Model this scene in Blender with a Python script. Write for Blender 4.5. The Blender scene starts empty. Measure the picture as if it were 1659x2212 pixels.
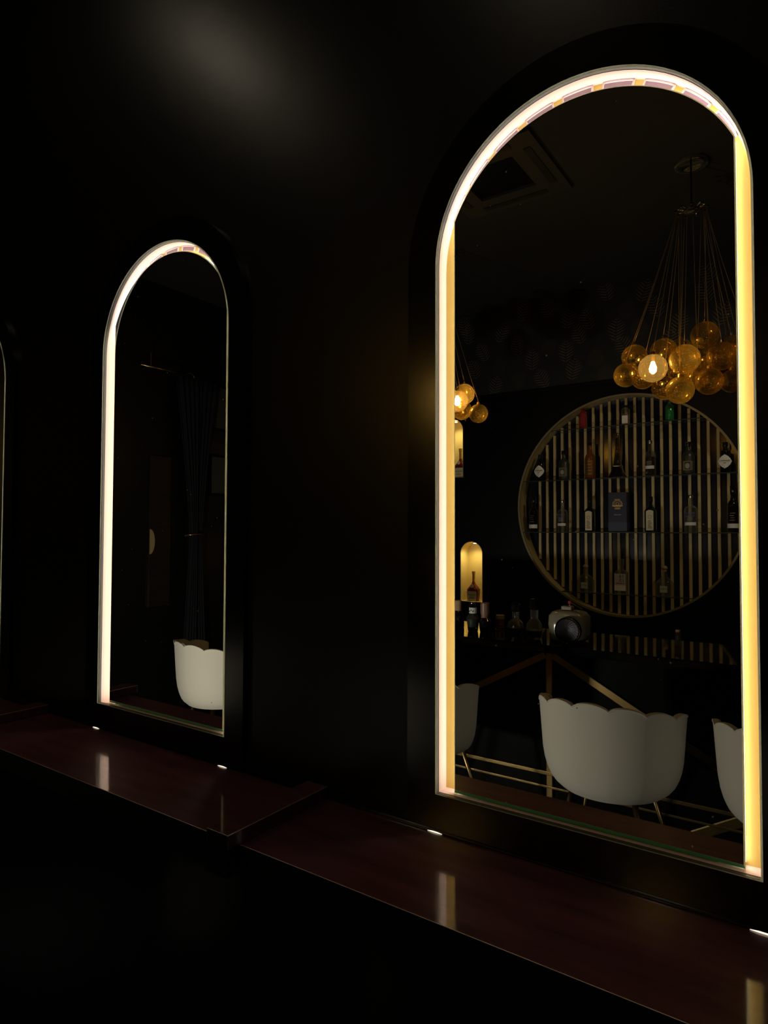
import bpy, bmesh, math, random
from mathutils import Vector, Matrix
PI = math.pi
R = random.Random(7)
sc = bpy.context.scene
C = sc.collection

# ------------------------------------------------------------------ camera, world, exposure
EYE = 1.49
cam_d = bpy.data.cameras.new('camera')
cam = bpy.data.objects.new('camera', cam_d); C.objects.link(cam); sc.camera = cam
YAW, PITCH, ROLL, FPX = 0.6081, 0.0313, 0.0031, 1400.17
cy, sy = math.cos(YAW), math.sin(YAW)
fw = Vector((-sy*math.cos(PITCH), cy*math.cos(PITCH), math.sin(PITCH)))
rt = Vector((cy, sy, 0)); up = rt.cross(fw)
r2 = rt*math.cos(ROLL) + up*math.sin(ROLL); u2 = up*math.cos(ROLL) - rt*math.sin(ROLL)
m = Matrix((r2, u2, -fw)).transposed().to_4x4(); m.translation = Vector((0, -1.0, EYE))
cam.matrix_world = m
cam_d.sensor_fit = 'VERTICAL'; cam_d.sensor_height = 36.0; cam_d.lens = 36.0*FPX/2212
cam_d.clip_start = 0.02; cam_d.clip_end = 60
w = bpy.data.worlds.new('world'); sc.world = w; w.use_nodes = True
w.node_tree.nodes['Background'].inputs[0].default_value = (0, 0, 0, 1)
w.node_tree.nodes['Background'].inputs[1].default_value = 0
sc.view_settings.view_transform = 'Standard'; sc.view_settings.look = 'None'
sc.view_settings.exposure = 0.0; sc.view_settings.gamma = 1.0
sc.view_settings.use_curve_mapping = False
sc.cycles.transparent_max_bounces = 32
sc.cycles.max_bounces = 12; sc.cycles.glossy_bounces = 8; sc.cycles.diffuse_bounces = 5

LED_POWER = 5.6        # radiance of the strips behind the mirrors
SPOT_W = 30.0          # ceiling downlights
BULB = 230.0            # lit bulb in each chandelier
ALCOVE_W = 3.2
SHELF_W = 28.0  # added spot on the round shelf
FILL_W = 19.0  # added fill lights under the ledge
CX0 = -1.377

GLASS_Y = 0.0160       # plane of the mirror silver
H = EYE                # heights measured from the eye
def ry(Y): return 2*GLASS_Y + 1.0 - Y      # distance seen in the mirror -> depth in the room

# ------------------------------------------------------------------ helpers
def mat(name, col=(0.5,0.5,0.5), rough=0.5, metal=0.0, emit=None, es=0.0, spec=0.5, coat=0.0, sheen=0.0, bump=None, vary=None):
    M = bpy.data.materials.new(name); M.use_nodes = True
    nt = M.node_tree; b = nt.nodes['Principled BSDF']
    b.inputs['Base Color'].default_value = (*col, 1); b.inputs['Roughness'].default_value = rough
    b.inputs['Metallic'].default_value = metal; b.inputs['Specular IOR Level'].default_value = spec
    b.inputs['Coat Weight'].default_value = coat; b.inputs['Coat Roughness'].default_value = 0.08
    b.inputs['Sheen Weight'].default_value = sheen
    if emit: b.inputs['Emission Color'].default_value = (*emit, 1); b.inputs['Emission Strength'].default_value = es
    if vary or bump:
        tc = nt.nodes.new('ShaderNodeTexCoord')
    if vary:   # vary = (scale, amount, stretch vector)
        mp = nt.nodes.new('ShaderNodeMapping'); mp.inputs['Scale'].default_value = vary[2]
        n = nt.nodes.new('ShaderNodeTexNoise'); n.inputs['Scale'].default_value = vary[0]; n.inputs['Detail'].default_value = 6
        cr = nt.nodes.new('ShaderNodeValToRGB')
        a = vary[1]
        cr.color_ramp.elements[0].position = 0.3; cr.color_ramp.elements[1].position = 0.7
        cr.color_ramp.elements[0].color = (*[c*(1-a) for c in col], 1); cr.color_ramp.elements[1].color = (*[min(1, c*(1+a)) for c in col], 1)
        nt.links.new(tc.outputs['Object'], mp.inputs[0]); nt.links.new(mp.outputs[0], n.inputs['Vector'])
        nt.links.new(n.outputs['Fac'], cr.inputs[0]); nt.links.new(cr.outputs[0], b.inputs['Base Color'])
    if bump:   # bump = (scale, strength)
        n = nt.nodes.new('ShaderNodeTexNoise'); n.inputs['Scale'].default_value = bump[0]; n.inputs['Detail'].default_value = 4
        bp = nt.nodes.new('ShaderNodeBump'); bp.inputs['Strength'].default_value = bump[1]; bp.inputs['Distance'].default_value = 0.002
        nt.links.new(tc.outputs['Object'], n.inputs['Vector']); nt.links.new(n.outputs['Fac'], bp.inputs['Height'])
        nt.links.new(bp.outputs[0], b.inputs['Normal'])
    return M
def thin_glass(name, tint, gl=(1,1,1), rough=0.0, f0=0.07, veil=0.0):
    M = bpy.data.materials.new(name); M.use_nodes = True
    nt = M.node_tree; nt.nodes.clear()
    o = nt.nodes.new('ShaderNodeOutputMaterial'); mx = nt.nodes.new('ShaderNodeMixShader')
    t = nt.nodes.new('ShaderNodeBsdfTransparent'); t.inputs[0].default_value = (*tint, 1)
    g = nt.nodes.new('ShaderNodeBsdfGlossy'); g.inputs['Roughness'].default_value = rough; g.inputs[0].default_value = (*gl, 1)
    lw = nt.nodes.new('ShaderNodeLayerWeight'); lw.inputs[0].default_value = 0.5
    pw = nt.nodes.new('ShaderNodeMath'); pw.operation = 'POWER'; pw.inputs[1].default_value = 4
    ma = nt.nodes.new('ShaderNodeMath'); ma.operation = 'MULTIPLY_ADD'; ma.inputs[1].default_value = 0.95-f0; ma.inputs[2].default_value = f0
    nt.links.new(lw.outputs['Facing'], pw.inputs[0]); nt.links.new(pw.outputs[0], ma.inputs[0])
    nt.links.new(ma.outputs[0], mx.inputs[0]); nt.links.new(t.outputs[0], mx.inputs[1]); nt.links.new(g.outputs[0], mx.inputs[2])
    if veil:       # translucent share mixed in, glows when a lamp shines through it
        m2 = nt.nodes.new('ShaderNodeMixShader'); m2.inputs[0].default_value = veil
        tr = nt.nodes.new('ShaderNodeBsdfTranslucent'); tr.inputs[0].default_value = (*gl, 1)
        nt.links.new(mx.outputs[0], m2.inputs[1]); nt.links.new(tr.outputs[0], m2.inputs[2]); nt.links.new(m2.outputs[0], o.inputs[0])
    else: nt.links.new(mx.outputs[0], o.inputs[0])
    return M

def link(o, parent=None):
    C.objects.link(o)
    if parent is not None: o.parent = parent
    return o
def thing(name, label, cat, loc=(0,0,0), rotz=0, group=None):
    o = bpy.data.objects.new(name, None); o.empty_display_size = 0.05; C.objects.link(o)
    o.location = loc; o.rotation_euler = (0, 0, rotz); o['label'] = label; o['category'] = cat
    if group: o['group'] = group
    return o
def obj(name, bm, mats, parent=None, smooth=False, label=None):
    me = bpy.data.meshes.new(name)
    bmesh.ops.recalc_face_normals(bm, faces=bm.faces)
    bm.to_mesh(me); bm.free()
    for m_ in (mats if isinstance(mats, (list, tuple)) else [mats]): me.materials.append(m_)
    o = bpy.data.objects.new(name, me); link(o, parent)
    if smooth:
        for p in me.polygons: p.use_smooth = True
        if smooth != 'all': me.set_sharp_from_angle(angle=math.radians(38))
    if label: o['label'] = label
    return o
def tag(o, label, cat, group=None):
    o['label'] = label; o['category'] = cat
    if group: o['group'] = group
    return o
def struct(name, bm, m_, parent=None, smooth=False):
    o = obj(name, bm, m_, parent, smooth)
    if parent is None: o['kind'] = 'structure'
    return o
def dup(root, loc, rotz, label=None, group=None):
    r = root.copy(); C.objects.link(r); r.location = loc; r.rotation_euler = (0, 0, rotz)
    if label: r['label'] = label
    if group: r['group'] = group
    for ch in list(root.children):
        c = ch.copy(); C.objects.link(c); c.parent = r
        for g in ch.children:
            d = g.copy(); C.objects.link(d); d.parent = c
    return r
def B(): return bmesh.new()
def box(bm, a, b, bev=0.0, mi=0, rot=None, ctr=None):
    res = bmesh.ops.create_cube(bm, size=1)
    vs = res['verts']
    for v in vs:
        v.co = Vector([a[i] + (v.co[i]+0.5)*(b[i]-a[i]) for i in range(3)])
    fs = list({f for v in vs for f in v.link_faces})
    for f in fs: f.material_index = mi
    if bev > 0:
        es = list({e for v in vs for e in v.link_edges})
        r = bmesh.ops.bevel(bm, geom=es, offset=bev, segments=2, affect='EDGES', profile=0.5)
        vs = list({v for f in r['faces'] for v in f.verts} | {v for v in vs if v.is_valid})
        for f in r['faces']: f.material_index = mi
    if rot:
        bmesh.ops.rotate(bm, cent=ctr or (0,0,0), matrix=rot, verts=vs)
    return vs
def rings(bm, rs, closed_u=True, cap0=True, cap1=True, mi=0, loop=False):
    V = [[bm.verts.new(p) for p in r] for r in rs]
    n = len(V[0])
    rng = range(len(V) if loop else len(V)-1)
    for i in rng:
        A, D = V[i], V[(i+1) % len(V)]
        for j in range(n if closed_u else n-1):
            k = (j+1) % n
            try: bm.faces.new((A[j], A[k], D[k], D[j])).material_index = mi
            except ValueError: pass
    if closed_u and not loop:
        if cap0: bm.faces.new(list(reversed(V[0]))).material_index = mi
        if cap1: bm.faces.new(V[-1]).material_index = mi
    return V
def tube(bm, pts, r, seg=8, mi=0, closed=False):
    pts = [Vector(p) for p in pts]; n = len(pts); rs = []
    for i, p in enumerate(pts):
        if closed: t = pts[(i+1) % n] - pts[i-1]
        else: t = pts[min(i+1, n-1)] - pts[max(i-1, 0)]
        t.normalize()
        a = Vector((0,0,1)) if abs(t.z) < 0.9 else Vector((1,0,0))
        if i == 0: u = t.cross(a).normalized()
        else:
            u = (u - t*u.dot(t)); u = u.normalized() if u.length > 1e-6 else t.cross(a).normalized()
        v = t.cross(u)
        rr = r[i] if isinstance(r, (list, tuple)) else r
        rs.append([p + (u*math.cos(2*PI*k/seg) + v*math.sin(2*PI*k/seg))*rr for k in range(seg)])
    rings(bm, rs, mi=mi, loop=closed)
def loft(bm, prof, seg=24, mi=0, cap0=True, cap1=True, ctr=(0,0)):
    """prof: (z, rx, ry, exponent) superellipse sections"""
    rs = []
    for p in prof:
        z, rx, ryy, e = p if len(p) == 4 else (p[0], p[1], p[1], 2)
        q = []
        for k in range(seg):
            a = 2*PI*(k+0.5)/seg; c, s = math.cos(a), math.sin(a)
            q.append(Vector((ctr[0]+rx*math.copysign(abs(c)**(2/e), c), ctr[1]+ryy*math.copysign(abs(s)**(2/e), s), z)))
        rs.append(q)
    rings(bm, rs, cap0=cap0, cap1=cap1, mi=mi)
def sphere(bm, c, r, seg=24, mi=0, sc3=(1,1,1)):
    res = bmesh.ops.create_uvsphere(bm, u_segments=seg, v_segments=seg//2, radius=r)
    for v in res['verts']: v.co = Vector((v.co.x*sc3[0]+c[0], v.co.y*sc3[1]+c[1], v.co.z*sc3[2]+c[2]))
    for v in res['verts']:
        for f in v.link_faces: f.material_index = mi
def prism_xz(bm, outer, holes, y0, y1, mi=0):
    """plate between y0 (front) and y1, outline and holes given as (x, z) loops"""
    def cap(y):
        es = []; loops = []
        for lp in [outer]+holes:
            vs = [bm.verts.new((x, y, z)) for x, z in lp]; loops.append(vs)
            for i in range(len(vs)): es.append(bm.edges.new((vs[i], vs[(i+1) % len(vs)])))
        r = bmesh.ops.triangle_fill(bm, edges=es, use_beauty=True, use_dissolve=False)
        for f in r['geom']:
            if isinstance(f, bmesh.types.BMFace): f.material_index = mi
        return loops
    A = cap(y0)
    if y1 is None: return
    D = cap(y1)
    for a, d in zip(A, D):
        for i in range(len(a)):
            k = (i+1) % len(a); bm.faces.new((a[i], a[k], d[k], d[i])).material_index = mi
def arch(hw, zb, zs, r=None, n=48):
    """arched outline, closed: half width, bottom, spring height, arc radius"""
    r = r or hw
    a0 = math.acos(min(1, hw/r))
    pts = [(hw, zb)]
    for i in range(n+1):
        a = a0 + (PI-2*a0)*i/n
        pts.append((r*math.cos(a), zs + r*math.sin(a)))
    pts.append((-hw, zb))
    return pts
def text(name, s, size, mt, parent, loc, depth=0.0004, sx=1.0, label=None):
    cu = bpy.data.curves.new(name, 'FONT'); cu.body = s; cu.size = size; cu.align_x = 'CENTER'; cu.align_y = 'CENTER'; cu.extrude = depth
    cu.resolution_u = 3
    t = bpy.data.objects.new(name, cu); C.objects.link(t)
    dg = bpy.context.evaluated_depsgraph_get()
    me = bpy.data.meshes.new_from_object(t.evaluated_get(dg))
    bpy.data.objects.remove(t, do_unlink=True)
    me.materials.clear(); me.materials.append(mt)
    o = bpy.data.objects.new(name, me); link(o, parent)
    o.location = loc; o.rotation_euler = (PI/2, 0, PI); o.scale = (sx, 1, 1)
    return o

# ------------------------------------------------------------------ materials
M_wall = mat('black_wall_paint', (0.006,0.0058,0.005), 0.34, spec=0.5, bump=(9, 0.35))
M_frame = mat('black_gloss_lacquer', (0.003,0.003,0.003), 0.18, spec=0.6)
M_ledge = mat('burgundy_lacquer', (0.125,0.048,0.066), 0.5, spec=0.12, coat=0.9, vary=(5, 0.35, (1,6,1)))
M_black = mat('black_satin', (0.003,0.003,0.0035), 0.4, spec=0.15)
M_gloss = mat('black_gloss_panel', (0.004,0.004,0.0045), 0.05)
M_barbody = mat('black_bar_front', (0.003,0.003,0.003), 0.45, spec=0.04)
M_shadeblack = mat('painted_shade_black', (0.003,0.003,0.003), 0.25, spec=0.3)  # shade on the ledge and divider fronts, painted as black
M_hilite = mat('painted_edge_highlight', (0.85,0.78,0.68), 0.5, metal=0.8)  # bright highlight line painted onto the ledge and divider bevels
M_brassd = mat('aged_brass', (0.30,0.20,0.075), 0.35, metal=1.0)
M_floor = mat('black_polished_floor', (0.004,0.004,0.004), 0.15, spec=0.12)
M_ceil = mat('dark_ceiling_paint', (0.02,0.019,0.014), 0.8)
M_led = mat('led_light', (1,1,1), 0.5, emit=(1.0,0.95,0.87), es=LED_POWER)
M_leak = mat('painted_leak_glow', (1,1,1), 0.5, emit=(1.0,0.88,0.68), es=1.3)  # emission painted in for light leaking below the mirrors
M_reveal = mat('pale_pink_acrylic', (0.88,0.68,0.62), 0.35)
M_rim = mat('pale_polished_rim', (0.55,0.53,0.47), 0.3)
M_bead = bpy.data.materials.new('translucent_bead'); M_bead.use_nodes = True
_n = M_bead.node_tree; _n.nodes.clear(); _o = _n.nodes.new('ShaderNodeOutputMaterial'); _m = _n.nodes.new('ShaderNodeMixShader'); _m.inputs[0].default_value = 0.25
_t = _n.nodes.new('ShaderNodeBsdfTranslucent'); _t.inputs[0].default_value = (0.92,0.95,0.85,1); _d = _n.nodes.new('ShaderNodeBsdfDiffuse'); _d.inputs[0].default_value = (0.8,0.82,0.75,1)
_n.links.new(_t.outputs[0], _m.inputs[1]); _n.links.new(_d.outputs[0], _m.inputs[2]); _n.links.new(_m.outputs[0], _o.inputs[0])
M_lip = mat('grey_frame_lip', (0.10,0.095,0.09), 0.4)
M_plate = mat('yellow_gold_plate', (0.70,0.50,0.13), 0.4, metal=0.2)
M_edge = mat('green_glass_edge', (0.40,0.85,0.58), 0.15)
M_edgeg = mat('deep_green_glass_edge', (0.06,0.62,0.33), 0.2)
M_bevel = mat('pale_glass_bevel', (0.80,0.92,0.55), 0.15)
M_clip = mat('mauve_clip', (0.32,0.20,0.24), 0.3)
M_clipb = mat('pale_clip_border', (0.85,0.68,0.68), 0.3)
M_gold = mat('brushed_brass', (0.62,0.42,0.16), 0.28, metal=1.0)
M_goldp = mat('satin_gold_paint', (0.50,0.39,0.17), 0.45, metal=0.1)
M_chrome = mat('polished_champagne_metal', (0.75,0.66,0.5), 0.08, metal=1.0)
M_velvet = mat('cream_velvet', (0.58,0.53,0.43), 0.9, sheen=0.25, bump=(60, 0.15))
M_white = mat('white_paper', (0.7,0.68,0.62), 0.6)
M_cream = mat('cream_paper', (0.62,0.55,0.36), 0.6)
M_ink = mat('black_ink', (0.01,0.01,0.01), 0.6)
M_red = mat('red_print', (0.4,0.03,0.05), 0.5)
M_goldprint = mat('gold_print', (0.55,0.36,0.12), 0.35, metal=0.6)
M_bclear = thin_glass('clear_bottle_glass', (0.80,0.83,0.83), f0=0.16, veil=0.12)
M_bblue = thin_glass('blue_bottle_glass', (0.10,0.38,0.46), f0=0.10)
M_bdark = mat('dark_bottle_glass', (0.006,0.005,0.005), 0.05, coat=0.5)
M_bmatte = mat('frosted_dark_bottle', (0.025,0.027,0.02), 0.35)
M_bamber = mat('amber_spirit', (0.16,0.045,0.008), 0.05, coat=0.5)
M_cognac = mat('cognac_glass', (0.12,0.018,0.006), 0.05, coat=0.5)
M_bgreen = mat('green_metallic_glass', (0.05,0.35,0.12), 0.08, metal=0.6)
M_bred = mat('red_glitter_glass', (0.40,0.03,0.03), 0.12, metal=0.5, bump=(900, 1.0))
M_cork = mat('cork', (0.42,0.27,0.14), 0.8)
M_silver = mat('silver_cap', (0.6,0.58,0.55), 0.2, metal=1.0)
M_navy = mat('navy_card', (0.004,0.005,0.030), 0.5)
M_navy2 = mat('pale_navy_card', (0.02,0.028,0.07), 0.5)
M_shelf = thin_glass('shelf_glass', (0.86,0.90,0.87), f0=0.03)
M_leaf = mat('bronze_leaf_print', (0.28,0.21,0.11), 0.5)
M_leaf2 = mat('dim_leaf_print', (0.016,0.013,0.008), 0.6)
M_paper = mat('black_wallpaper', (0.006,0.006,0.006), 0.6)
M_curt = mat('midnight_blue_cloth', (0.004,0.005,0.008), 0.9)
M_brown = mat('dark_brown_wood', (0.02,0.011,0.006), 0.4, vary=(6, 0.4, (1,1,8)))
M_alc = mat('lit_gold_alcove', (0.72,0.55,0.2), 0.6)
M_beige = mat('beige_enamel', (0.24,0.21,0.14), 0.18, coat=0.5)
M_wire = mat('brown_cord', (0.30,0.20,0.09), 0.35, metal=0.4)
M_amber = thin_glass('amber_globe_glass', (0.94,0.82,0.50), gl=(1.0,0.86,0.50), rough=0.02, f0=0.24, veil=0.08)
M_amberlit = thin_glass('amber_globe_glass_clear', (0.95,0.80,0.42), gl=(1.0,0.78,0.36), rough=0.03, f0=0.20, veil=0.015)
M_bulb = mat('glowing_bulb', (1,0.7,0.3), 0.5, emit=(1.0,0.66,0.26), es=BULB)
M_lens = mat('downlight_lens', (1,0.9,0.7), 0.5, emit=(1.0,0.86,0.62), es=40.0)

M_lens2 = mat('added_fill_lens', (1,0.9,0.7), 0.5, emit=(1.0,0.88,0.68), es=3.0)  # glowing face of the added fill lights

# mirror silver with a few grains of dust
M_mirror = bpy.data.materials.new('mirror_silver'); M_mirror.use_nodes = True
nt = M_mirror.node_tree; nt.nodes.clear()
o_ = nt.nodes.new('ShaderNodeOutputMaterial'); mx = nt.nodes.new('ShaderNodeMixShader')
g_ = nt.nodes.new('ShaderNodeBsdfGlossy'); g_.inputs['Roughness'].default_value = 0.0; g_.inputs[0].default_value = (0.86,0.88,0.86,1)
d_ = nt.nodes.new('ShaderNodeBsdfDiffuse'); d_.inputs[0].default_value = (0.8,0.8,0.78,1)
tc = nt.nodes.new('ShaderNodeTexCoord'); vo = nt.nodes.new('ShaderNodeTexVoronoi'); vo.inputs['Scale'].default_value = 40
no = nt.nodes.new('ShaderNodeTexNoise'); no.inputs['Scale'].default_value = 5; no.inputs['Detail'].default_value = 2
lt = nt.nodes.new('ShaderNodeMath'); lt.operation = 'LESS_THAN'; lt.inputs[1].default_value = 0.055
gt = nt.nodes.new('ShaderNodeMath'); gt.operation = 'GREATER_THAN'; gt.inputs[1].default_value = 0.50
mu = nt.nodes.new('ShaderNodeMath'); mu.operation = 'MULTIPLY'; mu2 = nt.nodes.new('ShaderNodeMath'); mu2.operation = 'MULTIPLY'; mu2.inputs[1].default_value = 0.85
nt.links.new(tc.outputs['Object'], vo.inputs['Vector']); nt.links.new(tc.outputs['Object'], no.inputs['Vector'])
nt.links.new(vo.outputs['Distance'], lt.inputs[0]); nt.links.new(no.outputs['Fac'], gt.inputs[0])
nt.links.new(lt.outputs[0], mu.inputs[0]); nt.links.new(gt.outputs[0], mu.inputs[1]); nt.links.new(mu.outputs[0], mu2.inputs[0])
nt.links.new(mu2.outputs[0], mx.inputs[0]); nt.links.new(g_.outputs[0], mx.inputs[1]); nt.links.new(d_.outputs[0], mx.inputs[2])
nt.links.new(mx.outputs[0], o_.inputs[0])

# ------------------------------------------------------------------ room shell
CEIL = H + 2.02
XL, XR = -4.5, 2.6
YB = ry(5.3)                     # the bar's back wall
HW, ZB, ZS, PITCHX = 0.2485, H-0.459, H+0.4764, 1.0455
XC = [-0.583+HW-k*PITCHX for k in range(3)]      # mirror centres
WALLY = 0.013
bm = B()
holes = [[(x+c, z) for x, z in arch(HW+0.004, ZB-0.004, ZS)] for c in XC]
prism_xz(bm, [(XL,0),(XR,0),(XR,CEIL),(XL,CEIL)], holes, WALLY, None)
box(bm, (XL, 0.12, 0), (XR, 0.2, CEIL))
struct('wall_front', bm, M_wall)
bm = B(); box(bm, (XL-0.1, YB-0.4, -0.1), (XR+0.1, 0.2, 0)); struct('floor', bm, M_floor)
bm = B(); box(bm, (XL-0.1, YB-0.4, CEIL), (XR+0.1, 0.2, CEIL+0.1)); struct('ceiling', bm, M_ceil)
bm = B(); box(bm, (XL-0.1, YB-0.4, 0), (XL, 0.2, CEIL)); struct('wall_left', bm, M_wall)
bm = B(); box(bm, (XR, YB-0.4, 0), (XR+0.1, 0.2, CEIL)); struct('wall_right', bm, M_wall)

# bar back wall, with a round recess and two pairs of alcoves
CX, CZ, CR = -1.377, H+0.2207, 0.886
ALX, ALW = -2.72, 0.109
alc = [(H-0.625, H-0.085-ALW), (H+0.512, H+1.052-ALW)]
ALXS = [ALX]
bm = B()
circ = [(CX+CR*math.cos(2*PI*i/96), CZ+CR*math.sin(2*PI*i/96)) for i in range(96)]
ALU = 0.195
holes = [circ] + [[(x+ax+(0 if ai == 0 else (-ALU if ax < CX else ALU)), z) for x, z in arch(ALW, zb, zs, n=24)] for ai, (zb, zs) in enumerate(alc) for ax in ALXS]
WPZ = H + 1.23
prism_xz(bm, [(XL,0),(XR,0),(XR,WPZ+0.0),(XL,WPZ+0.0)], holes, YB, None)
struct('wall_back', bm, M_black)
# wallpaper frieze above the panelling: palm fronds and round leaves printed in low relief
bm = B(); box(bm, (XL, YB-0.04, WPZ), (XR, YB-0.012, CEIL))
def frond(cx, cz, L, ang, mi, side):
    ca, sa = math.cos(ang), math.sin(ang)
    def P(u, v): return (cx + u*ca - v*sa, YB-0.0112, cz + u*sa + v*ca)
    n = 8
    for i in range(n):
        t = (i+0.5)/n; u0 = L*t; ln = 0.40*L*math.sin(PI*(0.18+0.8*t)); wd = L/n*0.34
        for s in (-1, 1):
            vs = [bm.verts.new(P(u0, 0)), bm.verts.new(P(u0+wd, s*0.01)), bm.verts.new(P(u0+ln*0.55, s*ln)), bm.verts.new(P(u0+ln*0.38, s*ln*0.72))]
            bm.faces.new(vs if s > 0 else vs[::-1]).material_index = mi
rows = 5
for r_ in range(rows):
    for c_ in range(18):
        cx = -3.9 + c_*0.27 + (0.13 if r_ % 2 else 0) + R.uniform(-.06, .06); cz = WPZ + 0.02 + r_*0.150 + R.uniform(-.04, .03)
        if cx < 0.6:
            if (c_+r_) % 3: frond(cx, cz, 0.19, PI/2 + R.uniform(-.5, .5), 1, 1)
            else:
                rr = 0.065
                vs = [bm.verts.new((cx+rr*math.cos(a*PI/8), YB-0.0115, min(CEIL-0.01, cz+0.07+rr*1.15*math.sin(a*PI/8)))) for a in range(16)]
                bm.faces.new(vs).material_index = 2
wp = obj('wallpaper', bm, [M_paper, M_leaf, M_leaf2]); tag(wp, 'black wallpaper frieze with bronze palm fronds above the bar back wall', 'wallpaper')
bm = B(); box(bm, (XL, YB-0.005, WPZ-0.012), (XR, YB+0.012, WPZ+0.006), 0.002); struct('trim_1', bm, M_black)

# low black base strip and rounded bead where the ledge meets the wall
LZ = H - 0.525
bm = B(); box(bm, (XL, 0.0, LZ), (XR, WALLY, LZ+0.022))
tube(bm, [(XL+0.01, -0.0005, LZ+0.002), (XR-0.01, -0.0005, LZ+0.002)], 0.0028, 8)
struct('trim_2', bm, M_frame)

# ------------------------------------------------------------------ the lit arched mirrors
mir_lab = ['nearest and largest arched mirror with glowing rim, reflecting the bar',
           'middle arched mirror with glowing rim, reflecting one cream chair',
           'farthest arched mirror cut off by the left edge of the photo']
proto = None
for k, xc in enumerate(XC):
    if proto:
        dup(proto, (xc, 0, ZB), 0, mir_lab[k]); continue
    t = thing('arched_mirror', mir_lab[0], 'mirror', (xc, 0, ZB), 0, 'lit arched mirrors on the black wall'); proto = t
    hz = ZS-ZB
    inner = arch(HW, 0, hz); outer = arch(HW+0.06, LZ+0.022-ZB, hz)
    bm = B(); prism_xz(bm, outer, [inner], 0.0, WALLY+0.002); 
    es = [e for e in bm.edges if len(e.link_faces) == 2 and e.calc_face_angle(0) > 1.2 and max(v.co.y for v in e.verts) < 0.001]
    bmesh.ops.bevel(bm, geom=es, offset=0.0025, segments=3, affect='EDGES')
    bm.normal_update()
    for f in bm.faces:
        c_ = f.calc_center_median(); dd = abs(c_.x) if c_.z < hz else math.hypot(c_.x, c_.z-hz)
        if dd < HW+0.004 and c_.z > -0.004 and c_.y < 0.0022 and f.normal.y < 0.2 and abs(f.normal.y) < 0.97: f.material_index = 1
    obj('frame', bm, [M_frame, M_rim], t, smooth=True)
    def tunnel(hw0, hw1, y0, y1, mt, nm, z0=0.0, z1=0.0):
        bm = B(); a = arch(hw0, z0, hz); b = arch(hw1, z1, hz)
        va = [bm.verts.new((x, y0, z)) for x, z in a]; vb = [bm.verts.new((x, y1, z)) for x, z in b]
        for i in range(len(a)):
            j = (i+1) % len(a); bm.faces.new((va[i], va[j], vb[j], vb[i]))
        return obj(nm, bm, mt, t, smooth=True)
    bm = B(); path = arch(HW-0.0002, 0.0002, hz); path = [path[0]] + [p for p in path[1:-1]] + [path[-1]]
    tube(bm, [(x, -0.0006, z) for x, z in path], 0.0015, 8, closed=True); obj('rim_bead', bm, M_bead, t, 'all', label='thin pale translucent bead around the opening')
    tunnel(HW-0.0004, HW-0.0004, 0.0022, 0.0088, M_lip, 'rim_lip', 0.0004, 0.0004)
    tunnel(HW-0.001, HW-0.001, 0.0088, 0.035, M_reveal, 'niche_lining', 0.001, 0.001)
    bm = B(); prism_xz(bm, arch(HW+0.003, -0.003, hz), [], 0.035, 0.038); obj('back_plate', bm, M_plate, t)
    gh, gr = 0.2263, 0.2312
    bm = B()
    gh, gs = 0.2243, 0.0030
    gr, gz = 0.2462, hz-0.019
    g0 = [(x+gs, z) for x, z in arch(gh-0.002, 0.0075, gz, gr-0.002)]; g1 = [(x+gs, z) for x, z in arch(gh, 0.003, gz, gr)]
    v0 = [bm.verts.new((x, GLASS_Y, z)) for x, z in g0]
    v1 = [bm.verts.new((x, GLASS_Y+0.0012, z)) for x, z in g1]; v2 = [bm.verts.new((x, GLASS_Y+0.0055, z)) for x, z in g1]
    bm.faces.new(v0).material_index = 0
    n = len(v0)
    for i in range(n):
        j = (i+1) % n
        bm.faces.new((v0[i], v0[j], v1[j], v1[i])).material_index = 2 if i < n-1 else 3
        bm.faces.new((v1[i], v1[j], v2[j], v2[i])).material_index = 1
    bm.faces.new(v2[::-1]).material_index = 1
    obj('mirror_glass', bm, [M_mirror, M_edge, M_bevel, M_edgeg], t, label='dusty mirror glass with green edge')
    # LED strip: a ribbon standing on edge behind the glass, facing outwards all round
    bm = B()
    l0 = [(x+gs, z) for x, z in arch(gh-0.001, 0.006, gz, gr-0.001)]; l1 = [(x+gs, z) for x, z in arch(gh-0.004, 0.009, gz, gr-0.004)]
    for (p, y0, y1) in ((l0, GLASS_Y+0.0058, 0.0335),):
        va = [bm.verts.new((x, y0, z)) for x, z in p]; vb = [bm.verts.new((x, y1, z)) for x, z in p]
        vc = [bm.verts.new((x, y1, z)) for x, z in l1]; vd = [bm.verts.new((x, y0, z)) for x, z in l1]
        for i in range(len(p)-1):      # the open bottom side carries no lights
            j = i+1
            for q in ((va, vb), (vb, vc), (vc, vd), (vd, va)):
                bm.faces.new((q[0][i], q[0][j], q[1][j], q[1][i])).material_index = 0 if q[0] is va else 1
    obj('led_strip', bm, [M_led, M_clip], t, label='glowing white light strip')
    for sx_ in (-1, 1):       # glowing slivers standing in for leaking light at each foot of the niche
        bm = B(); tube(bm, [(sx_*HW-0.015, -0.0036, LZ+0.0008-ZB), (sx_*HW-0.005, -0.0038, LZ+0.0014-ZB), (sx_*HW+0.005, -0.0038, LZ+0.0014-ZB), (sx_*HW+0.014, -0.0036, LZ+0.0008-ZB)], [0.0003,0.0011,0.0011,0.0003], 8)
        obj('leak_glow', bm, M_leak, t, label='tiny glowing sliver standing in for leaking light')
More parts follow.
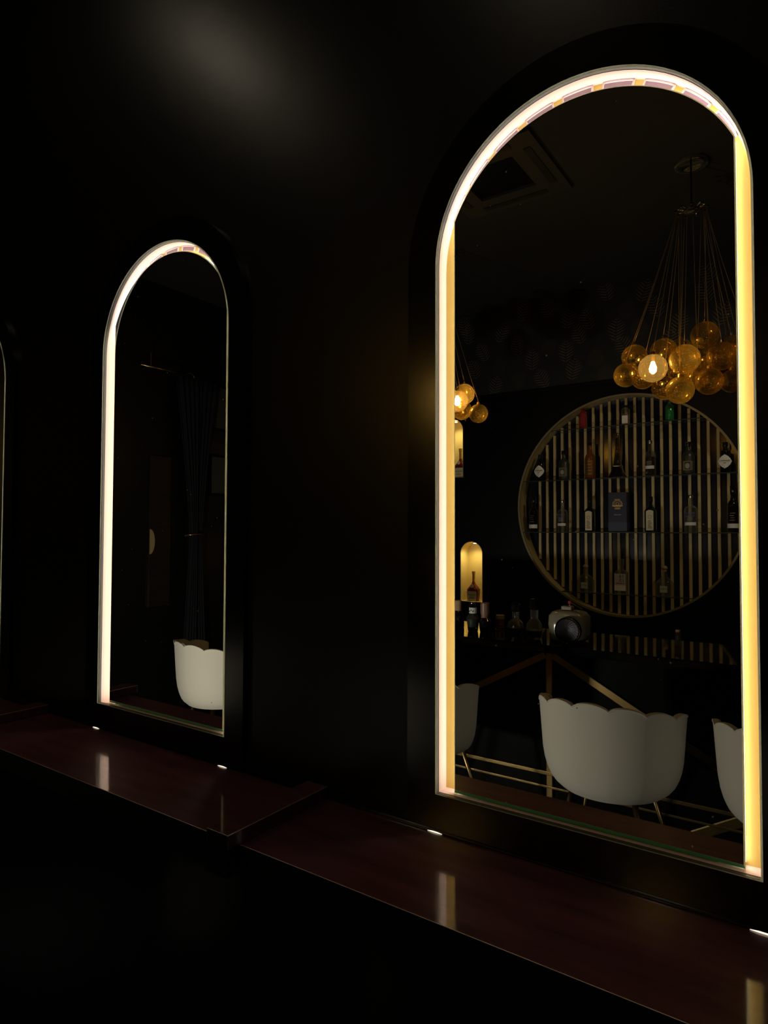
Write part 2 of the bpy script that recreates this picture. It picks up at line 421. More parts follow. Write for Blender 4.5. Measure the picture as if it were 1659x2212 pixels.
    # rounded clips holding the strip along the arch
    for i in range(9):
        a0 = math.radians(22 + i*15.6); a1 = a0 + math.radians(11.5)
        bm = B()
        def arcband(ra, rb, b0, b1, y0, y1, mi, rnd=0.0):
            q = []
            N = 8
            for s in range(N+1):
                a = b0+(b1-b0)*s/N
                k_ = rnd if s in (0, N) else 0
                q.append([Vector((ra*math.cos(a), y0, hz+ra*math.sin(a))), Vector(((rb-k_)*math.cos(a), y0, hz+(rb-k_)*math.sin(a))),
                          Vector(((rb-k_)*math.cos(a), y1, hz+(rb-k_)*math.sin(a))), Vector((ra*math.cos(a), y1, hz+ra*math.sin(a)))])
            rings(bm, q, mi=mi)
        arcband(0.2350, 0.2462, a0, a1, 0.0325, 0.0345, 0, 0.003)
        arcband(0.2445, 0.2468, a0, a1, 0.0305, 0.0345, 1, 0.001)
        arcband(0.2350, 0.2460, a0-0.004, a0+0.006, 0.0305, 0.0345, 1); arcband(0.2350, 0.2460, a1-0.006, a1+0.004, 0.0305, 0.0345, 1)
        obj('strip_clip', bm, [M_clip, M_clipb], t)

# ------------------------------------------------------------------ burgundy ledge and dividers
DX = -0.854                 # divider centre
LF = -0.23                  # ledge front
secs = [(DX, DX+PITCHX, 'burgundy lacquered ledge board under the nearest mirror'),
        (DX-PITCHX, DX, 'burgundy lacquered ledge board under the middle mirror'),
        (DX-2*PITCHX, DX-PITCHX, 'burgundy lacquered ledge board under the farthest mirror')]
for a, b, lab in secs:
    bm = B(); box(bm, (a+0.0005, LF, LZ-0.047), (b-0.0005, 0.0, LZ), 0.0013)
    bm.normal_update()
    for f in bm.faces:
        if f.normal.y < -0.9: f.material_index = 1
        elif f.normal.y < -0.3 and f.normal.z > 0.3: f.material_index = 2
    tag(obj('ledge_board', bm, [M_ledge, M_shadeblack, M_hilite]), lab, 'ledge', 'ledge boards along the mirror wall')
for i in range(2):
    x = DX - i*PITCHX
    t = thing('ledge_divider', ['raised burgundy divider block between the nearest and middle mirrors',
                                'raised burgundy divider block at the left edge of the photo'][i], 'divider', (x, 0, LZ), 0, 'divider blocks on the ledge')
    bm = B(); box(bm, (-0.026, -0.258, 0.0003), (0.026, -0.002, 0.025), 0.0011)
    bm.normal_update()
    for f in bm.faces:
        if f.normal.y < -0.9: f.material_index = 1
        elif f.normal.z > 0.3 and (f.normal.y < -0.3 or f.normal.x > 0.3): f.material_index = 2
    obj('cap', bm, [M_ledge, M_shadeblack, M_hilite], t)
    bm = B(); box(bm, (-0.026, -0.258, -0.0455), (0.026, LF-0.0005, 0.0003)); obj('drop_face', bm, M_shadeblack, t)
bm = B(); box(bm, (XL, -0.012, 0), (XR, WALLY-0.0005, LZ-0.0475)); struct('wall_lower_panel', bm, M_gloss)

# ------------------------------------------------------------------ downlights
first = None
for i, (x, y) in enumerate(((-2.10,-0.82), (-0.72,-0.82))):  # the second one is an added lamp, out of view
    lab = ['round ceiling downlight over the walkway, beside the middle mirror', 'added unseen ceiling downlight over the nearest mirror walkway', 'round ceiling downlight at the far end of the walkway'][i]
    t = thing('ceiling_downlight', lab, 'ceiling light', (x, y, CEIL), 0, 'downlights over the walkway')
    bm = B(); loft(bm, [(-0.001,0.055),(-0.006,0.055),(-0.008,0.045),(-0.003,0.042)], 32, cap0=False, cap1=False); obj('trim_ring', bm, M_black, t, True)
    bm = B(); loft(bm, [(-0.0045,0.043),(-0.003,0.043)], 32); obj('lens', bm, M_lens, t)
    ld = bpy.data.lights.new('downlight', 'SPOT'); ld.energy = SPOT_W; ld.color = (1.0,0.87,0.66)
    ld.spot_size = math.radians(27); ld.spot_blend = 0.4; ld.shadow_soft_size = 0.03
    lo = bpy.data.objects.new('downlight_beam', ld); link(lo, t); lo.location = (0, 0, -0.02)

# added spotlight, out of view, put in to brighten the round shelf
t = thing('added_spotlight', 'added unseen ceiling spotlight over the right end of the bar', 'ceiling light', (0.35, ry(3.9), CEIL))
bm = B(); loft(bm, [(0.0,0.05),(-0.03,0.05),(-0.032,0.02)], 24); obj('mount', bm, M_black, t, True)
tgt = Vector((CX0, ry(5.4), H+0.1)); src = Vector((0.35, ry(3.9), CEIL-0.10)); dv = (tgt-src).normalized()
bm = B(); tube(bm, [(0,0,-0.032),(0,0,-0.09)], 0.012, 10); tube(bm, [tuple(Vector((0,0,-0.10))-dv*0.05), tuple(Vector((0,0,-0.10))+dv*0.07)], 0.035, 24); obj('lamp_head', bm, M_black, t, True)
ld = bpy.data.lights.new('added_shelf_spot', 'SPOT'); ld.energy = SHELF_W; ld.color = (1.0,0.88,0.62); ld.spot_size = math.radians(75); ld.spot_blend = 0.8; ld.shadow_soft_size = 0.03
lo = bpy.data.objects.new('shelf_beam', ld); link(lo, t); lo.location = Vector((0,0,-0.10))+dv*0.08; lo.rotation_euler = dv.to_track_quat('-Z', 'Y').to_euler()
# added low fill lights under the ledge, out of view, put in to brighten the chairs
for i, (x, pw, lab) in enumerate(((-2.45, FILL_W, 'added unseen fill light under the ledge below the farthest mirror'), (0.6, FILL_W*0.15, 'added unseen fill light under the ledge right of the nearest mirror'))):
    t = thing('added_fill_light', lab, 'fill light', (x, -0.0125, 0.55), 0, 'added fill lights under the ledge')
    bm = B(); box(bm, (-0.09,-0.012,-0.05), (0.09,0.0,0.05), 0.003); obj('faceplate', bm, M_gold, t)
    bm = B(); box(bm, (-0.075,-0.0135,-0.035), (0.075,-0.0122,0.035)); obj('diffuser', bm, M_lens2, t)
    ld = bpy.data.lights.new('added_fill_glow', 'AREA'); ld.shape = 'RECTANGLE'; ld.size = 0.15; ld.size_y = 0.07; ld.energy = pw; ld.color = (1.0,0.95,0.84)
    lo = bpy.data.objects.new('fill_light_glow', ld); link(lo, t); lo.location = (0,-0.016,0); lo.rotation_euler = (-PI/2, 0, 0)

# ------------------------------------------------------------------ round shelf recess
RY = YB - 0.15
t = thing('display_recess', 'big round recess with gold rim and vertical gold slats behind the bar', 'display shelf', (CX, YB, CZ))
N = 128
bm = B(); rs = []
for i in range(N):
    c, s = math.cos(2*PI*i/N), math.sin(2*PI*i/N)
    rs.append([Vector((r*c, y, r*s)) for r, y in ((CR-0.014, 0.006), (CR+0.002, 0.006), (CR+0.002, -0.006), (CR-0.014, -0.006))])
rings(bm, rs, loop=True); obj('rim', bm, mat('dull_gold_rim', (0.22,0.17,0.08), 0.45, metal=0.2), t, True)
bm = B(); rs = [[Vector((CR*math.cos(2*PI*i/N), y, CR*math.sin(2*PI*i/N))) for i in range(N)] for y in (0, -0.17)]
rings(bm, rs, cap0=False, cap1=False); obj('recess_lining', bm, M_goldp, t, 'all')
bm = B(); vs = [bm.verts.new((CR*math.cos(2*PI*i/N), -0.17, CR*math.sin(2*PI*i/N))) for i in range(N)]; bm.faces.new(vs)
M_navyback = mat('dark_gloss_backing', (0.006,0.006,0.014), 0.16); obj('backing', bm, M_navyback, t)
x0 = -1.321
for k in range(-12, 13):
    x = x0 + 0.0671*k - CX
    hh = math.sqrt(max(0, (CR-0.003)**2 - (abs(x)+0.011)**2))
    if hh < 0.08: continue
    bm = B(); box(bm, (x-0.0105, -0.168, -hh), (x+0.0105, -0.150, hh), 0.001); obj('slat', bm, M_goldp, t)
SH = [H+0.8671, H+0.4479, H+0.0090, H-0.4844]
labs = ['top glass shelf, short, in the round recess', 'second glass shelf from the top, in the round recess', 'third glass shelf at eye level in the round recess', 'lowest glass shelf in the round recess']
for z, lb in zip(SH, labs):
    hw = math.sqrt(CR**2-(z-CZ)**2) - 0.006
    bm = B(); box(bm, (CX-hw, RY+0.003, z-0.009), (CX+hw, YB-0.004, z-0.001), 0.001)
    for f in bm.faces:
        if abs(f.normal.y) > 0.5: f.material_index = 1
    tag(obj('glass_shelf', bm, [M_shelf, mat('shelf_edge', (0.03,0.035,0.028), 0.2)]), lb, 'shelf', 'glass shelves in the round recess')

# ------------------------------------------------------------------ lit alcoves
an = ['upper', 'lower']
for ai, (zb, zs) in enumerate(alc):
    for si, ax in enumerate(ALXS):
        if ai == 1: ax = ax - ALU if si == 0 else ax + ALU
        lb = '%s gold arched alcove lit from inside, holding a cognac bottle' % ['lower', 'upper'][ai]
        t = thing('lit_alcove', lb, 'alcove', (ax, YB, zb), 0, 'lit alcoves beside the round shelf')
        a = arch(ALW, 0, zs-zb, n=24)
        bm = B(); va = [bm.verts.new((x, 0, z)) for x, z in a]; vb = [bm.verts.new((x, -0.15, z)) for x, z in a]
        for i in range(len(a)):
            j = (i+1) % len(a); bm.faces.new((va[i], va[j], vb[j], vb[i]))
        bm.faces.new(vb); obj('niche', bm, M_alc, t, True)
        bm = B(); prism_xz(bm, arch(ALW+0.004, -0.004, zs-zb, n=24), [arch(ALW, 0.0, zs-zb, n=24)], 0.002, -0.002); obj('edge_trim', bm, M_goldp, t)
        bm = B(); loft(bm, [(zs-zb+ALW-0.016, 0.014), (zs-zb+ALW-0.012, 0.014)], 16, ctr=(0,-0.07)); obj('puck_light', bm, mat('puck_lens', (1,1,1), 0.5, emit=(1.0,0.86,0.5), es=8), t)
        ld = bpy.data.lights.new('alcove_light', 'SPOT'); ld.spot_size = math.radians(150); ld.spot_blend = 1.0; ld.energy = ALCOVE_W; ld.color = (1.0,0.84,0.45); ld.shadow_soft_size = 0.012
        lo = bpy.data.objects.new('alcove_glow', ld); link(lo, t); lo.location = (0, -0.035, zs-zb+ALW-0.03)

# ------------------------------------------------------------------ bar counter
BX0, BX1 = -3.45, 1.6
BFY = ry(3.35)
CTZ = H - 0.573
t = thing('bar_counter', 'long black bar with glossy top and gold chevron strips on its front', 'bar', ((BX0+BX1)/2, BFY, 0))
ox = (BX0+BX1)/2
bm = B(); box(bm, (BX0-ox, -0.40, 0.0), (BX1-ox, 0.0, CTZ-0.041)); obj('body', bm, M_barbody, t)
bm = B(); box(bm, (BX0-0.05-ox, -0.42, CTZ-0.04), (BX1+0.05-ox, 0.15, CTZ), 0.008); obj('counter_top', bm, M_gloss, t)
def strip(ax, az, bx, bz, w_=0.042, d=0.012, nm='gold_strip'):
    v = Vector((bx-ax, 0, bz-az)); L = v.length; n_ = Vector((-v.z, 0, v.x)).normalized()*w_/2; e = v.normalized()
    bm = B()
    A = Vector((ax-ox, 0, az)); Bq = Vector((bx-ox, 0, bz))
    q = []
    for P in (A, Bq):
        q.append([P-n_+Vector((0,0.0005,0)), P-n_+Vector((0,d-0.003,0)), P-n_*0.8+Vector((0,d,0)), P+n_*0.8+Vector((0,d,0)), P+n_+Vector((0,d-0.003,0)), P+n_+Vector((0,0.0005,0))])
    rings(bm, q); return obj(nm, bm, M_brassd, t)
AXP = -1.256
for ap in (AXP, AXP+2.24):
    strip(ap, CTZ-0.045, ap, 0.05, 0.036, 0.014)
    zt = CTZ-0.075
    strip(ap-0.02, zt, ap-1.12, zt-0.60); strip(ap+0.02, zt, ap+1.12, zt-0.60)
strip(-0.563, H-1.41, 0.05, H-1.05, 0.05); strip(-1.95, H-1.41, -2.4, H-1.15, 0.05)
bm = B(); box(bm, (BX0-ox, 0.0005, H-1.345), (BX1-ox, 0.016, H-1.333), 0.002); box(bm, (BX0-ox, 0.0005, H-1.275), (BX1-ox, 0.026, H-1.255), 0.003); obj('foot_rail', bm, M_brassd, t)

# ------------------------------------------------------------------ shell chairs
def make_chair(label):
    t = thing('shell_chair', label, 'chair', (0,0,0), 0, 'cream shell chairs at the bar')
    # back shell, opening towards -y, back towards +y (the mirrors)
    NA, NZ = 98, 24; A1 = math.radians(97); lobes = 7
    def outer(a, v):
        PR = ((0,.72),(.03,.79),(.08,.845),(.15,.89),(.25,.925),(.38,.95),(.55,.965),(.75,.98),(1.0,1.0))
        for (va_, ra_), (vb_, rb_) in zip(PR, PR[1:]):
            if v <= vb_: break
        r = 0.292*(ra_ + (rb_-ra_)*(v-va_)/(vb_-va_))
        zt = 0.775 + 0.055*max(0, math.cos(a))**1.2
        ph = (a + A1)/(2*A1)*lobes
        sc_ = abs(math.sin(ph*PI))**0.7
        ztop = zt - 0.019*(1-sc_)
        z = 0.440 + (ztop-0.440)*v**0.9
        return r, z, ph
    bm = B(); rs = []
    for i in range(NA+1):
        a = -A1 + 2*A1*i/NA; sec = []
        for j in range(NZ+1):
            v = j/NZ; r, z, ph = outer(a, v); sec.append(Vector((r*math.sin(a), r*math.cos(a), z)))
        r, z, ph = outer(a, 1.0); fl = abs(math.sin(ph*PI))**0.6
        for s in range(1, 4):
            q = s/4*PI; rr = r - 0.012*(1-math.cos(q)); sec.append(Vector((rr*math.sin(a), rr*math.cos(a), z+0.006*math.sin(q))))
        for j in range(NZ, 5, -1):
            v = j/NZ; r, z, ph = outer(a, v); rr = r-0.024-0.030*fl*min(1, (1-v)*4)-0.010*(1-v); sec.append(Vector((rr*math.sin(a), rr*math.cos(a), z)))
        rs.append(sec)
    rings(bm, rs, mi=0); obj('backrest', bm, M_velvet, t, True)
    bm = B()
    tube(bm, [(0.5*(outer(a,1)[0]-0.0)*2*math.sin(a), (outer(a,1)[0]+0.001)*math.cos(a), outer(a,1)[1]+0.002) for a in [-A1+2*A1*i/NA for i in range(NA+1)]], 0.003, 6)
    obj('piping', bm, M_velvet, t, 'all')
    bm = B(); loft(bm, [(0.4415,0.12,0.12,2.2),(0.443,0.165,0.165,2.2),(0.46,0.178,0.178,2.2),(0.50,0.20,0.20,2.2),(0.53,0.195,0.195,2.2),(0.545,0.17,0.17,2.2)], 40); obj('seat', bm, M_velvet, t, True)
    for sx_, sy_ in ((-1,1),(1,1),(-1,-1),(1,-1)):
        bm = B(); tube(bm, [(sx_*0.12, sy_*0.12, 0.447), (sx_*0.225, sy_*0.225, 0.0)], [0.012, 0.0065], 10); obj('leg', bm, M_brassd, t, 'all')
    return t
chair = make_chair('cream scalloped shell chair, whole and centred in the nearest mirror')
CY = ry(2.8)
chair.location = (-0.785, CY, 0)
dup(chair, (-1.69, CY, 0), 0.12, 'cream scalloped shell chair cut by the left rim of the nearest mirror')
dup(chair, (-0.105, CY, 0), 0, 'cream scalloped shell chair cut by the right rim of the nearest mirror')
dup(chair, (-3.15, CY+0.03, 0), 0.25, 'cream scalloped shell chair alone in the middle mirror')

# ------------------------------------------------------------------ chandeliers
def chandelier(cx, label, balls, lit):
    t = thing('bubble_chandelier', label, 'chandelier', (cx, ry(3.8), CEIL), 0, 'amber bubble chandeliers over the bar')
    bm = B(); loft(bm, [(0.0,0.085),(-0.008,0.088),(-0.018,0.085),(-0.022,0.07),(-0.014,0.045),(-0.012,0.0101)], 40, cap0=False); obj('canopy', bm, M_chrome, t, True)
    zr = H+1.755-CEIL
    bm = B(); tube(bm, [(0,0,-0.012),(0,0,zr)], 0.0045, 8); obj('stem', bm, M_black, t)
    bm = B(); loft(bm, [(zr-0.012,0.03),(zr-0.006,0.042),(zr+0.006,0.042),(zr+0.012,0.03)], 24)
    for k in range(9):
        a = 2*PI*k/9
        tube(bm, [(0.03*math.cos(a),0.03*math.sin(a),zr),(0.07*math.cos(a),0.07*math.sin(a),zr+0.012),(0.078*math.cos(a),0.078*math.sin(a),zr+0.002)], 0.005, 6)
        sphere(bm, (0.08*math.cos(a),0.08*math.sin(a),zr+0.004), 0.009, 8)
    obj('hub', bm, M_chrome, t, True)
    for i, (x, y, z, r) in enumerate(balls):
        p = Vector((x-cx, y, z+H-CEIL))
        bm = B(); sphere(bm, p, r, 32); g = obj('glass_globe', bm, M_amberlit if i == lit else M_amber, t, 'all')
        bm = B(); loft(bm, [(p.z+r-0.004,0.012),(p.z+r+0.012,0.010),(p.z+r+0.016,0.004)], 12, ctr=(p.x,p.y)); obj('globe_cap', bm, M_gold, g)
        a = math.atan2(y, x-cx) + 0.15*math.sin(i*2.3); top = Vector((0.075*math.cos(a), 0.075*math.sin(a), zr-0.005))
        bot = p + Vector((0,0,r+0.014))
        bm = B(); pts = []
        for s in range(9):
            q = s/8; pts.append(top.lerp(bot, q) + Vector((0,0,-0.02*math.sin(PI*q))))
        tube(bm, pts, 0.0016, 5); obj('cord', bm, M_wire, t, 'all')
        if i == lit:
            bm = B(); loft(bm, [(p.z+0.035,0.008),(p.z+0.02,0.013),(p.z,0.019),(p.z-0.018,0.017),(p.z-0.028,0.008)], 16, ctr=(p.x,p.y)); obj('bulb', bm, M_bulb, g, 'all')
            bm = B(); loft(bm, [(p.z+r,0.009),(p.z+0.035,0.009)], 12, ctr=(p.x,p.y)); obj('lamp_socket', bm, M_gold, g)
    return t
b1 = [(-0.915,0.02,0.991,.070),(-0.955,0.05,0.888,.066),(-0.885,-0.05,0.886,.066),(-0.777,-0.06,1.020,.073),(-0.795,0.12,0.890,.075),
      (-0.703,-0.15,1.035,.066),(-0.779,-0.08,0.820,.068),(-0.668,0.08,0.762,.072),(-0.637,0.12,0.915,.078),(-0.557,0.0,1.060,.072),
      (-0.530,0.06,0.796,.070),(-0.547,-0.08,0.950,.067),(-0.468,0.08,0.915,.073),(-0.434,-0.02,0.800,.060),(-0.395,-0.06,0.900,.066),
      (-0.69,-0.03,0.89,.06),(-0.60,-0.02,0.84,.06),(-0.36,0.05,0.97,.068),(-0.45,-0.14,1.01,.066),(-0.62,-0.17,0.90,.07)]
chandelier(-0.615, 'amber glass bubble chandelier, large cluster at the right of the nearest mirror', b1, 4)
b2 = [(-2.0,0.0,0.915,.068),(-2.04,-0.04,0.82,.066),(-1.907,-0.02,0.78,.062),(-2.02,0.06,0.86,.07),(-2.15,0.0,0.98,.072),(-2.32,0.0,0.95,.072),(-2.45,0.05,0.88,.07),
      (-2.5,-0.05,0.98,.066),(-2.2,0.1,0.80,.072),(-2.34,-0.08,0.79,.07),(-2.56,0.03,0.86,.066),(-2.12,-0.1,0.87,.066),(-2.24,0.02,0.89,.066)]
chandelier(-2.26, 'amber glass bubble chandelier, its edge showing at the left rim of the nearest mirror', b2, 3)

# ------------------------------------------------------------------ bottles
GRP = {0:'bottles on the top glass shelf', 1:'bottles on the second glass shelf', 2:'bottles on the eye-level glass shelf', 3:'bottles on the lowest glass shelf'}
SY = ry(5.37)
def cap_(t, z0, z1, r, m_, seg=16):
    bm = B(); loft(bm, [(z0,r*0.97),(z0+0.001,r),(z1-0.002,r),(z1,r*0.9)], seg); obj('cap', bm, m_, t, True)
def flat_label(t, w_, z0, z1, y, m_, nm='paper_label', rnd=0.0):
    bm = B(); box(bm, (-w_/2, y, z0), (w_/2, y+0.0008, z1), 0.0)
    return obj(nm, bm, m_, t)
def wrap_label(t, rx, ry_, e, z0, z1, m_, span=1.0, nm='paper_label'):
    bm = B(); q = []
    for z in (z0, z1):
        row = []
        for k in range(25):
            a = PI/2 + (k/24-0.5)*PI*span; c, s = math.cos(a), math.sin(a)
            row.append(Vector((rx*math.copysign(abs(c)**(2/e), c)*1.012, ry_*math.copysign(abs(s)**(2/e), s)*1.012+0.0004, z)))
        q.append(row)
    rings(bm, q, closed_u=False); return obj(nm, bm, m_, t, 'all')
def body(t, prof, m_, seg=32, nm='glass_body'):
    bm = B(); loft(bm, prof, seg); return obj(nm, bm, m_, t, True)
def bottle(label, x, Y, z, grp): return thing('bottle', label, 'bottle', (x, ry(Y), z), 0, grp)

# top shelf (the round rim crops their necks in the photo, so these are short)
t = bottle('red glittering bottle at the left of the top shelf', -1.717, 5.37, SH[0], GRP[0])
body(t, [(0,.028,.028,2),(0.004,.031,.031,2),(0.125,.031,.031,2),(0.135,.024,.024,2),(0.142,.015,.015,2)], M_bred); cap_(t, 0.1422, 0.165, 0.014, M_bred)
t = bottle('clear bottle with pale pink label in the middle of the top shelf', -1.371, 5.37, SH[0], GRP[0])
body(t, [(0,.027,.024,4),(0.004,.030,.026,4),(0.128,.030,.026,4),(0.138,.020,.018,3),(0.143,.013,.013,2)], M_bclear); flat_label(t, .045, .01, .075, .0262, M_white); cap_(t, 0.1432, 0.160, 0.014, M_bdark)
bm = B(); loft(bm, [(0.003,.026,.022,4),(0.085,.026,.022,4)], 24); obj('spirit', bm, mat('pink_spirit', (0.35,0.12,0.09), 0.1), t, True)
t = bottle('green shiny bottle with dark oval badge on the top shelf', -1.040, 5.37, SH[0], GRP[0])
body(t, [(0,.028,.028,2),(0.004,.031,.031,2),(0.115,.031,.031,2),(0.132,.020,.020,2),(0.142,.012,.012,2)], M_bgreen); cap_(t, 0.1422, 0.158, 0.013, M_silver)
bm = B(); vs = [bm.verts.new((.019*math.cos(a*PI/10), .0318, .105+.013*math.sin(a*PI/10))) for a in range(20)]; bm.faces.new(vs); obj('badge', bm, M_ink, t)

def gin(label, x, w_=0.035):
    t = bottle(label, x, 5.37, SH[1], GRP[1])
    body(t, [(0,w_-.003,w_-.003,2),(0.004,w_,w_,2),(0.155,w_,w_,2),(0.163,w_-.004,w_-.004,2),(0.168,.016,.016,2),(0.195,.0145,.0145,2)], M_bdark)
    cap_(t, 0.1952, 0.228, 0.019, M_bdark)
    bm = B(); pts = []
    for (u, v) in ((0,-.052),(.02,-.040),(.036,-.022),(.046,0),(.036,.022),(.02,.040),(0,.052),(-.02,.040),(-.036,.022),(-.046,0),(-.036,-.022),(-.02,-.040)):
        yy = math.sqrt(max(0.0003, (w_+.001)**2 - min(abs(u), w_*0.98)**2)) if abs(u) < .034 else 0.010
        pts.append(bm.verts.new((u*1.0, w_+0.0015-0.25*abs(u), .082+v)))
    c = bm.verts.new((0, w_+0.002, .082))
    for i in range(12): bm.faces.new((c, pts[i], pts[(i+1) % 12]))
    lb = obj('diamond_label', bm, M_white, t)
    tx = text('lettering', "HENDRICK'S", 0.0125, M_ink, lb, (0, w_+0.0026, .087)); text('lettering', 'GIN', 0.010, M_ink, lb, (0, w_+0.0026, .071))
    return t
gin('dark round bottle with white diamond label at the left end of the second shelf', -2.090)
gin('dark round bottle with white diamond label at the right end of the second shelf', -0.660)
def squat(label, x, shade):
    t = bottle(label, x, 5.37, SH[1], GRP[1])
    body(t, [(0,.040,.040,2),(0.005,.044,.044,2),(0.135,.044,.044,2),(0.160,.038,.038,2),(0.178,.020,.020,2),(0.190,.0155,.0155,2),(0.215,.0155,.0155,2)], M_bmatte)
    cap_(t, 0.2152, 0.248, 0.021, M_bdark)
    wrap_label(t, .044, .044, 2, .028, .100, mat('tan_label'+str(shade), (0.10,0.10,0.085), 0.5), 0.60)
    lb = flat_label(t, .052, .030, .098, .0452, M_goldprint, 'label_border'); bm = B(); box(bm, (-.0235,.0462,.0325), (.0235,.0468,.0955)); obj('label_panel', bm, mat('olive_panel', (0.03,0.03,0.022), 0.5), t)
    bm = B(); vs = [bm.verts.new((.016*math.cos(a*PI/10), .0472, .062+.020*math.sin(a*PI/10))) for a in range(20)]; bm.faces.new(vs); obj('portrait_oval', bm, mat('portrait_tone'+str(shade), (0.28,0.27,0.2), 0.6), t)
squat('dark squat bottle with square framed label, left of the amber whisky on the second shelf', -1.880, 0)
squat('dark squat bottle with square framed label, beside the right end of the second shelf', -0.911, 1)
t = bottle('amber whisky bottle with gold label left of the tower bottle', -1.659, 5.37, SH[1], GRP[1])
body(t, [(0,.037,.037,2),(0.005,.041,.041,2),(0.17,.042,.042,2),(0.195,.034,.034,2),(0.215,.018,.018,2),(0.275,.015,.015,2)], M_bamber); cap_(t, 0.2752, 0.305, 0.0165, M_bdark)
wrap_label(t, .0415, .0415, 2, .03, .15, mat('bronze_label', (0.30,0.17,0.05), 0.3, metal=0.6), 0.55)
for zz in (.05,.075,.10,.125):
    bm = B(); box(bm, (-.02,.0425,zz), (.02,.0433,zz+.006)); obj('label_line', bm, M_ink, t)
t = bottle('tall lattice tower shaped bottle on the second shelf', -1.438, 5.37, SH[1], GRP[1])
body(t, [(0,.062,.062,6),(0.012,.060,.060,6),(0.03,.050,.050,6),(0.075,.037,.037,6),(0.088,.035,.035,6)], M_bdark)
bm = B(); loft(bm, [(0.0882,.038,.038,6),(0.094,.038,.038,6)], 32); obj('deck', bm, M_silver, t)
bm = B(); loft(bm, [(0.0942,.031,.031,6),(0.15,.021,.021,6),(0.22,.016,.016,6),(0.32,.0125,.0125,6)], 32); obj('tower_neck', bm, M_bdark, t, True)
for k in range(16):
    z = .10+k*.0135; r = .031-(.0185*((z-.094)/.226)**.55)+.0012
    bm = B()
    for s in (-1, 1):
        tube(bm, [(-r*s, r, z), (r*s, r-.0006, z+.0135)], 0.0009, 4); tube(bm, [(r, -r*s, z), (r, r*s, z+.0135)], 0.0009, 4)
    obj('lattice', bm, M_chrome, t)
cap_(t, 0.3202, 0.360, 0.0155, M_chrome)
def clear_round(label, x, Y, z, h, w_, grp, spirit=None, band=(.055,.080), txt=None):
    t = bottle(label, x, Y, z, grp)
    k = h/0.28
    body(t, [(0,w_*.9,w_*.9,2),(0.006,w_,w_,2),(0.165*k,w_,w_,2),(0.185*k,w_*.86,w_*.86,2),(0.197*k,w_*.45,w_*.45,2),(0.205*k,.0145,.0145,2),(0.255*k,.0135,.0135,2)], M_bclear)
    if spirit:
        bm = B(); loft(bm, [(0.006,w_*.88,w_*.88,2),(0.15*k,w_*.9,w_*.9,2)], 28); obj('spirit', bm, spirit, t, True)
    cap_(t, 0.2552*k, h, 0.0165, M_silver)
    wrap_label(t, w_, w_, 2, band[0], band[1], M_white, 0.62)
    if txt:
        for i, s in enumerate(txt): text('lettering', s, 0.022, mat('indigo_print', (0.07,0.08,0.22), 0.5), t, (0, w_+0.002, .142-.022*i), sx=0.8)
    for i in range(4):
        bm = B(); box(bm, (-.02,w_+.0008,.112-i*.008), (.02,w_+.0014,.115-i*.008)); obj('fine_print', bm, mat('grey_print', (0.2,0.2,0.2), 0.5), t)
    return t
clear_round('clear domed bottle with white band, right of the tower bottle', -1.186, 5.37, SH[1], 0.281, 0.040, GRP[1], mat('dark_spirit', (0.03,0.012,0.006), 0.1))
# eye-level shelf
def wine(label, x, h):
    t = bottle(label, x, 5.37, SH[2], GRP[2]); k = h/0.34
    body(t, [(0,.036,.036,2),(0.005,.040,.040,2),(0.19*k,.040,.040,2),(0.215*k,.034,.034,2),(0.235*k,.019,.019,2),(0.26*k,.0145,.0145,2),(0.275*k,.0145,.0145,2)], M_bdark)
    cap_(t, 0.2752*k, h, 0.019, M_bdark); wrap_label(t, .040, .040, 2, .030, .062, M_white, 0.75)
    for i in range(4):
        bm = B(); box(bm, (-.018+.004*(i%2),.0412,.085+i*.017), (.018-.005*(i%3),.0418,.090+i*.017)); obj('fine_print', bm, M_silver, t)
wine('dark bottle with white band at the left end of the eye-level shelf', -2.150, 0.30)
wine('tall dark bottle with white band at the right end of the eye-level shelf', -0.614, 0.342)
clear_round('clear vodka bottle with white band, second from left on the eye-level shelf', -1.895, 5.37, SH[2], 0.270, 0.042, GRP[2], None, (.050,.072), ('ABSOLUT','VODKA'))
clear_round('clear vodka bottle with white band, second from right on the eye-level shelf', -0.898, 5.37, SH[2], 0.282, 0.047, GRP[2], None, (.050,.074), ('ABSOLUT','VODKA'))
def bluegin(label, x):
    t = bottle(label, x, 5.37, SH[2], GRP[2])
    body(t, [(0,.040,.033,5),(0.004,.043,.036,5),(0.165,.043,.036,5),(0.185,.032,.028,4),(0.200,.018,.018,2),(0.215,.014,.014,2),(0.235,.014,.014,2)], M_bblue)
    cap_(t, 0.2352, 0.277, 0.0165, M_bdark)
    bm = B(); prism_xz(bm, [(x_, z_+.012) for x_, z_ in arch(.027, 0, .120, .04, 12)], [], .0362, .0372); lb = obj('cream_label', bm, M_cream, t)
    bm = B(); rs2 = [[Vector(((r)*math.cos(a*PI/12), y, .118+r*math.sin(a*PI/12))) for r, y in ((.012,.0374),(.014,.0374),(.014,.0382),(.012,.0382))] for a in range(24)]
    rings(bm, rs2, loop=True); obj('crest_ring', bm, M_ink, lb)
    for i in range(6):
        bm = B(); box(bm, (-.016+.003*(i%2),.0374,.030+i*.011), (.016-.004*(i%3),.038,.034+i*.011)); obj('fine_print', bm, M_ink, lb)
bluegin('blue glass bottle with tall cream label, left of the navy gift box', -1.664)
bluegin('blue glass bottle with tall cream label, right of the navy gift box', -1.187)
t = thing('gift_box', 'navy whisky gift box with gold crest at the centre of the eye-level shelf', 'gift box', (-1.432, ry(5.385), SH[2]), 0)
bm = B(); box(bm, (-.072,-.05,0), (.072,.05,.318), 0.0015); obj('carton', bm, M_navy, t)
